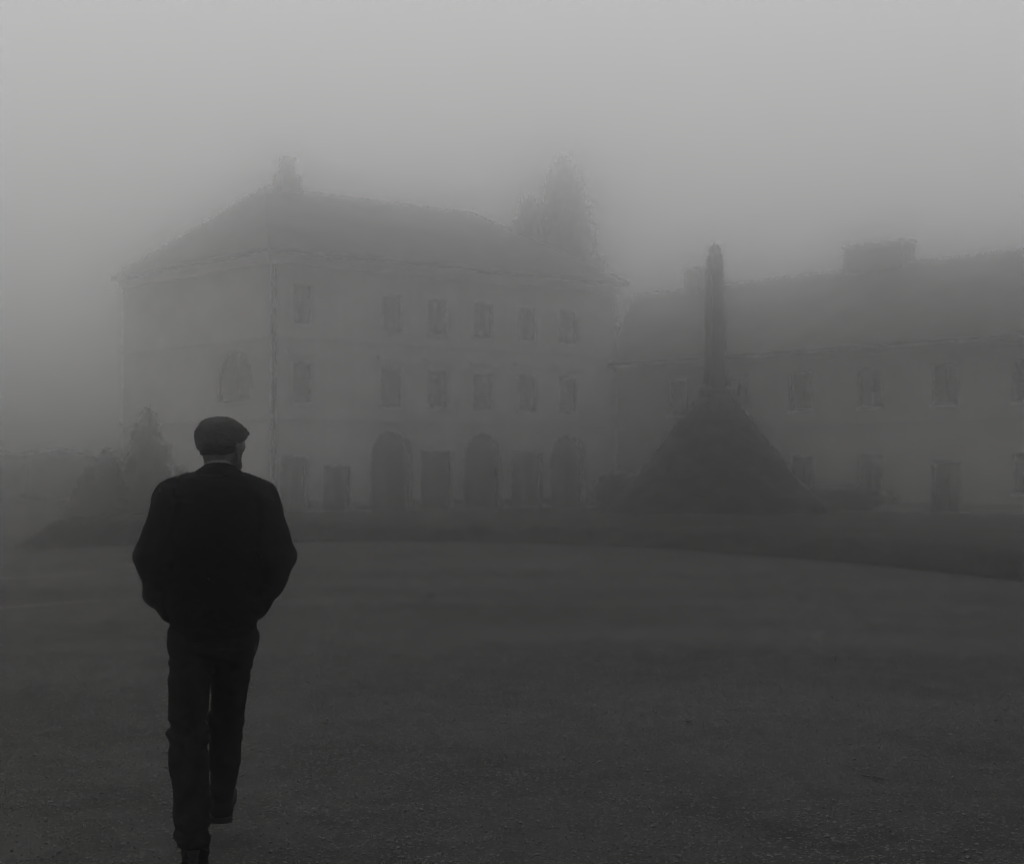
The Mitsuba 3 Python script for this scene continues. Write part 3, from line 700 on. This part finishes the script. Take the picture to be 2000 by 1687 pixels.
put('collar', at(ring_band([(1.568, 1.535, 0.014, -0.010, 0.122, 0.104), (1.592, 1.56, 0.014, -0.008, 0.098, 0.092), (1.610, 1.575, 0.014, -0.005, 0.074, 0.078), (1.617, 1.58, 0.013, -0.004, 0.063, 0.068),
                            (1.611, 1.575, 0.013, -0.003, 0.058, 0.062), (1.58, 1.55, 0.013, -0.004, 0.058, 0.062), (1.550, 1.525, 0.014, -0.006, 0.105, 0.088)], gap=0.16), MAN), 'wool', jacket, smooth=50)
put('shirt_collar', at(ring_band([(1.60, 1.56, 0.013, -0.003, 0.0595, 0.0605), (1.624, 1.578, 0.013, -0.002, 0.0600, 0.0610), (1.626, 1.58, 0.013, -0.002, 0.0575, 0.0585), (1.60, 1.56, 0.013, -0.003, 0.056, 0.057)], gap=0.1), MAN), 'shirt', man, smooth=50)

def trousers_mesh():
    F = Field([-0.26, -0.62, 0.08], [0.26, 0.5, 0.99], 0.0065)
    F.section([0.83, 0.87, 0.92, 0.975], [-0.004] * 4, [0.0, -0.004, -0.002, 0], [0.12, 0.160, 0.174, 0.165], [0.09, 0.115, 0.122, 0.112], 0.0, 2.3)
    F.cone((-0.090, -0.010, 0.875), (-0.099, -0.04, 0.74), 0.092, 0.083, 0.06).cone((-0.099, -0.04, 0.74), KNL, 0.083, 0.077, 0.02)
    F.cone(KNL, (-0.098, -0.24, 0.42), 0.077, 0.077, 0.02).cone((-0.098, -0.24, 0.42), (-0.084, -0.36, 0.30), 0.077, 0.068, 0.02)
    F.cone((-0.084, -0.36, 0.30), (-0.080, -0.455, 0.185), 0.068, 0.064, 0.02)
    F.cone((0.082, -0.005, 0.875), (0.068, 0.07, 0.74), 0.092, 0.080, 0.035).cone((0.068, 0.08, 0.74), KNR, 0.080, 0.071, 0.015)
    F.cone(KNR, (0.048, 0.275, 0.36), 0.071, 0.066, 0.015).cone((0.048, 0.275, 0.36), (0.036, 0.345, 0.165), 0.066, 0.047, 0.015)
    P = F.points()
    x, y, z = P[..., 0], P[..., 1], P[..., 2]
    n = meshkit.fbm(np.stack([x * 8, y * 6, z * 6], -1), 3, 21) - 0.5
    cr = meshkit.noise(np.stack([x * 7, y * 5, (z + 0.35 * x) * 30], -1), 22) - 0.5
    cr2 = meshkit.noise(np.stack([x * 9 + 5, y * 5, (z - 0.5 * x) * 46], -1), 23) - 0.5
    left = x < -0.01
    mask = 0.25 + 1.0 * np.exp(-((z - 0.545) / 0.06) ** 2) * left + 0.8 * np.exp(-((z - 0.80) / 0.05) ** 2) * left + 0.9 * np.exp(-((z - 0.20) / 0.06) ** 2)
    F.D += 0.010 * n + mask * (0.028 * cr + 0.014 * cr2)
    F.D += 0.003 * np.exp(-((x - 0.0) / 0.004) ** 2) * (z > 0.80) * (y < 0)
    lim = np.where(left, 0.150 + 0.10 * (y + 0.45), 0.128)
    d = np.maximum(F.D, lim - z)
    F.D = d
    return F.mesh(3)
put('trousers', at(trousers_mesh(), MAN), 'denim', man, smooth=True)

def shoe(pitch, pivot, place, lateral):
    F = Field([-0.07, -0.04, -0.01], [0.07, 0.33, 0.17], 0.005)
    F.cone((0, 0.038, 0.05), (0, 0.052, 0.105), 0.037, 0.040, 0.02).cone((0, 0.038, 0.045), (0.002, 0.13, 0.05), 0.036, 0.038, 0.02)
    F.cone((0.002, 0.13, 0.05), (0.004, 0.225, 0.034), 0.038, 0.038, 0.02, (1.08, 1, 0.85)).cone((0.004, 0.225, 0.034), (0.002, 0.262, 0.03), 0.038, 0.026, 0.015)
    P = F.points()
    d = np.maximum(F.D, 0.02 - P[..., 2])
    F.D = d
    up = F.mesh(3)
    foot = [(-0.036, 0.03), (-0.03, 0.008), (0, -0.002), (0.03, 0.008), (0.036, 0.03), (0.033, 0.10), (0.044, 0.20), (0.038, 0.255), (0.018, 0.287), (-0.006, 0.292), (-0.03, 0.272), (-0.042, 0.215), (-0.035, 0.13)]
    pl = Polygon(closed_curve(foot, 60)).buffer(0.003)
    heel = pl.intersection(shapely.box(-1, -1, 1, 0.085)).buffer(-0.002)
    so = cat([trimesh.creation.extrude_polygon(pl, 0.012, engine='earcut').apply_translation([0, 0, 0.012]), trimesh.creation.extrude_polygon(heel, 0.0125, engine='earcut'),
              trimesh.creation.extrude_polygon(pl.intersection(shapely.box(-1, 0.11, 1, 1)).buffer(-0.003), 0.006, engine='earcut').apply_translation([0, 0, 0.006])])
    M = trimesh.transformations.translation_matrix(place) @ trimesh.transformations.rotation_matrix(lateral, [0, 0, 1]) @ trimesh.transformations.rotation_matrix(pitch, [1, 0, 0]) @ trimesh.transformations.translation_matrix(-np.array(pivot)) @ np.diag([1.25, 1.04, 1.08, 1.0])
    k = put('shoe', at(at(up, M), MAN), 'leather', man, smooth=True)
    put('sole', at(at(so, M), MAN), 'rubber', k)
shoe(math.radians(-36), (0, 0.24, 0.006), (-0.076, -0.275, 0.004), 0.05)
shoe(math.radians(14), (0, 0.03, 0.0), (0.036, 0.335, 0.085), -0.06)

def cap_mesh():
    F = Field([-0.16, -0.17, 1.62], [0.22, 0.24, 1.84], 0.004)
    P = F.points()
    q = (P - HC) @ HA
    r, f, u = q[..., 0], q[..., 1], q[..., 2]
    top = 0.112 - 0.32 * np.clip(f - 0.0, 0, 1) - 1.2 * np.clip(f - 0.07, 0, 1) ** 2
    cen = 0.036 + 0.12 * f
    hgt = np.maximum(top - cen, 0.012)
    rr = (np.abs(r / 0.094) ** 2.5 + np.abs((f + 0.013) / 0.110) ** 2.5) ** (1 / 2.5)
    uu = np.where(u > cen, (u - cen) / hgt, (cen - u) / 0.085)
    d = ((rr ** 2.3 + uu ** 2.3) ** (1 / 2.3) - 1) * 0.07
    n = meshkit.fbm(np.stack([r * 22, f * 22, u * 22], -1), 3, 31) - 0.5
    d = d + 0.008 * n
    d = np.maximum(d, (-0.022 + 0.33 * (f + 0.06)) - u)                                    # lower rim, higher towards the peak
    rim = (-0.022 + 0.33 * (f + 0.06))
    pe = np.sqrt((r / 0.070) ** 2 + ((f - 0.048) / 0.087) ** 2) - 1
    pz = u - (0.052 - 0.18 * np.clip(f - 0.08, 0, 1) - 2.0 * r * r)
    peak = np.maximum(np.maximum(pe * 0.08, np.abs(pz) - 0.007), 0.055 - f)
    t = np.clip(0.5 + 0.5 * (peak - d) / 0.008, 0, 1)
    F.D = peak * (1 - t) + d * t - 0.008 * t * (1 - t)
    return F.mesh(2)
put('flat_cap', at(cap_mesh(), MAN), 'tweed', man, smooth=True)
def hair_mesh():
    F = Field([-0.1, -0.12, 1.6], [0.16, 0.16, 1.78], 0.004)
    F.ellipsoid(head(0, -0.012, 0.0), HA, (0.0795, 0.1005, 0.096), 0.0)
    F.cone((0.012, -0.012, 1.56), head(0, -0.035, -0.05), 0.060, 0.0575, 0.03)
    q = (F.points() - HC) @ HA
    r, f, u = q[..., 0], q[..., 1], q[..., 2]
    n = meshkit.fbm(np.stack([r * 60, f * 60, u * 60], -1), 2, 41) - 0.5
    F.D = np.maximum(np.maximum(F.D + 0.003 * n, (-0.048 + 0.20 * np.clip(f + 0.07, 0, 1) + 0.008 * n) - u), np.maximum(f + 0.012, u - 0.03))
    return F.mesh(1)
put('hair', at(hair_mesh(), MAN), 'hair', man, smooth=True)
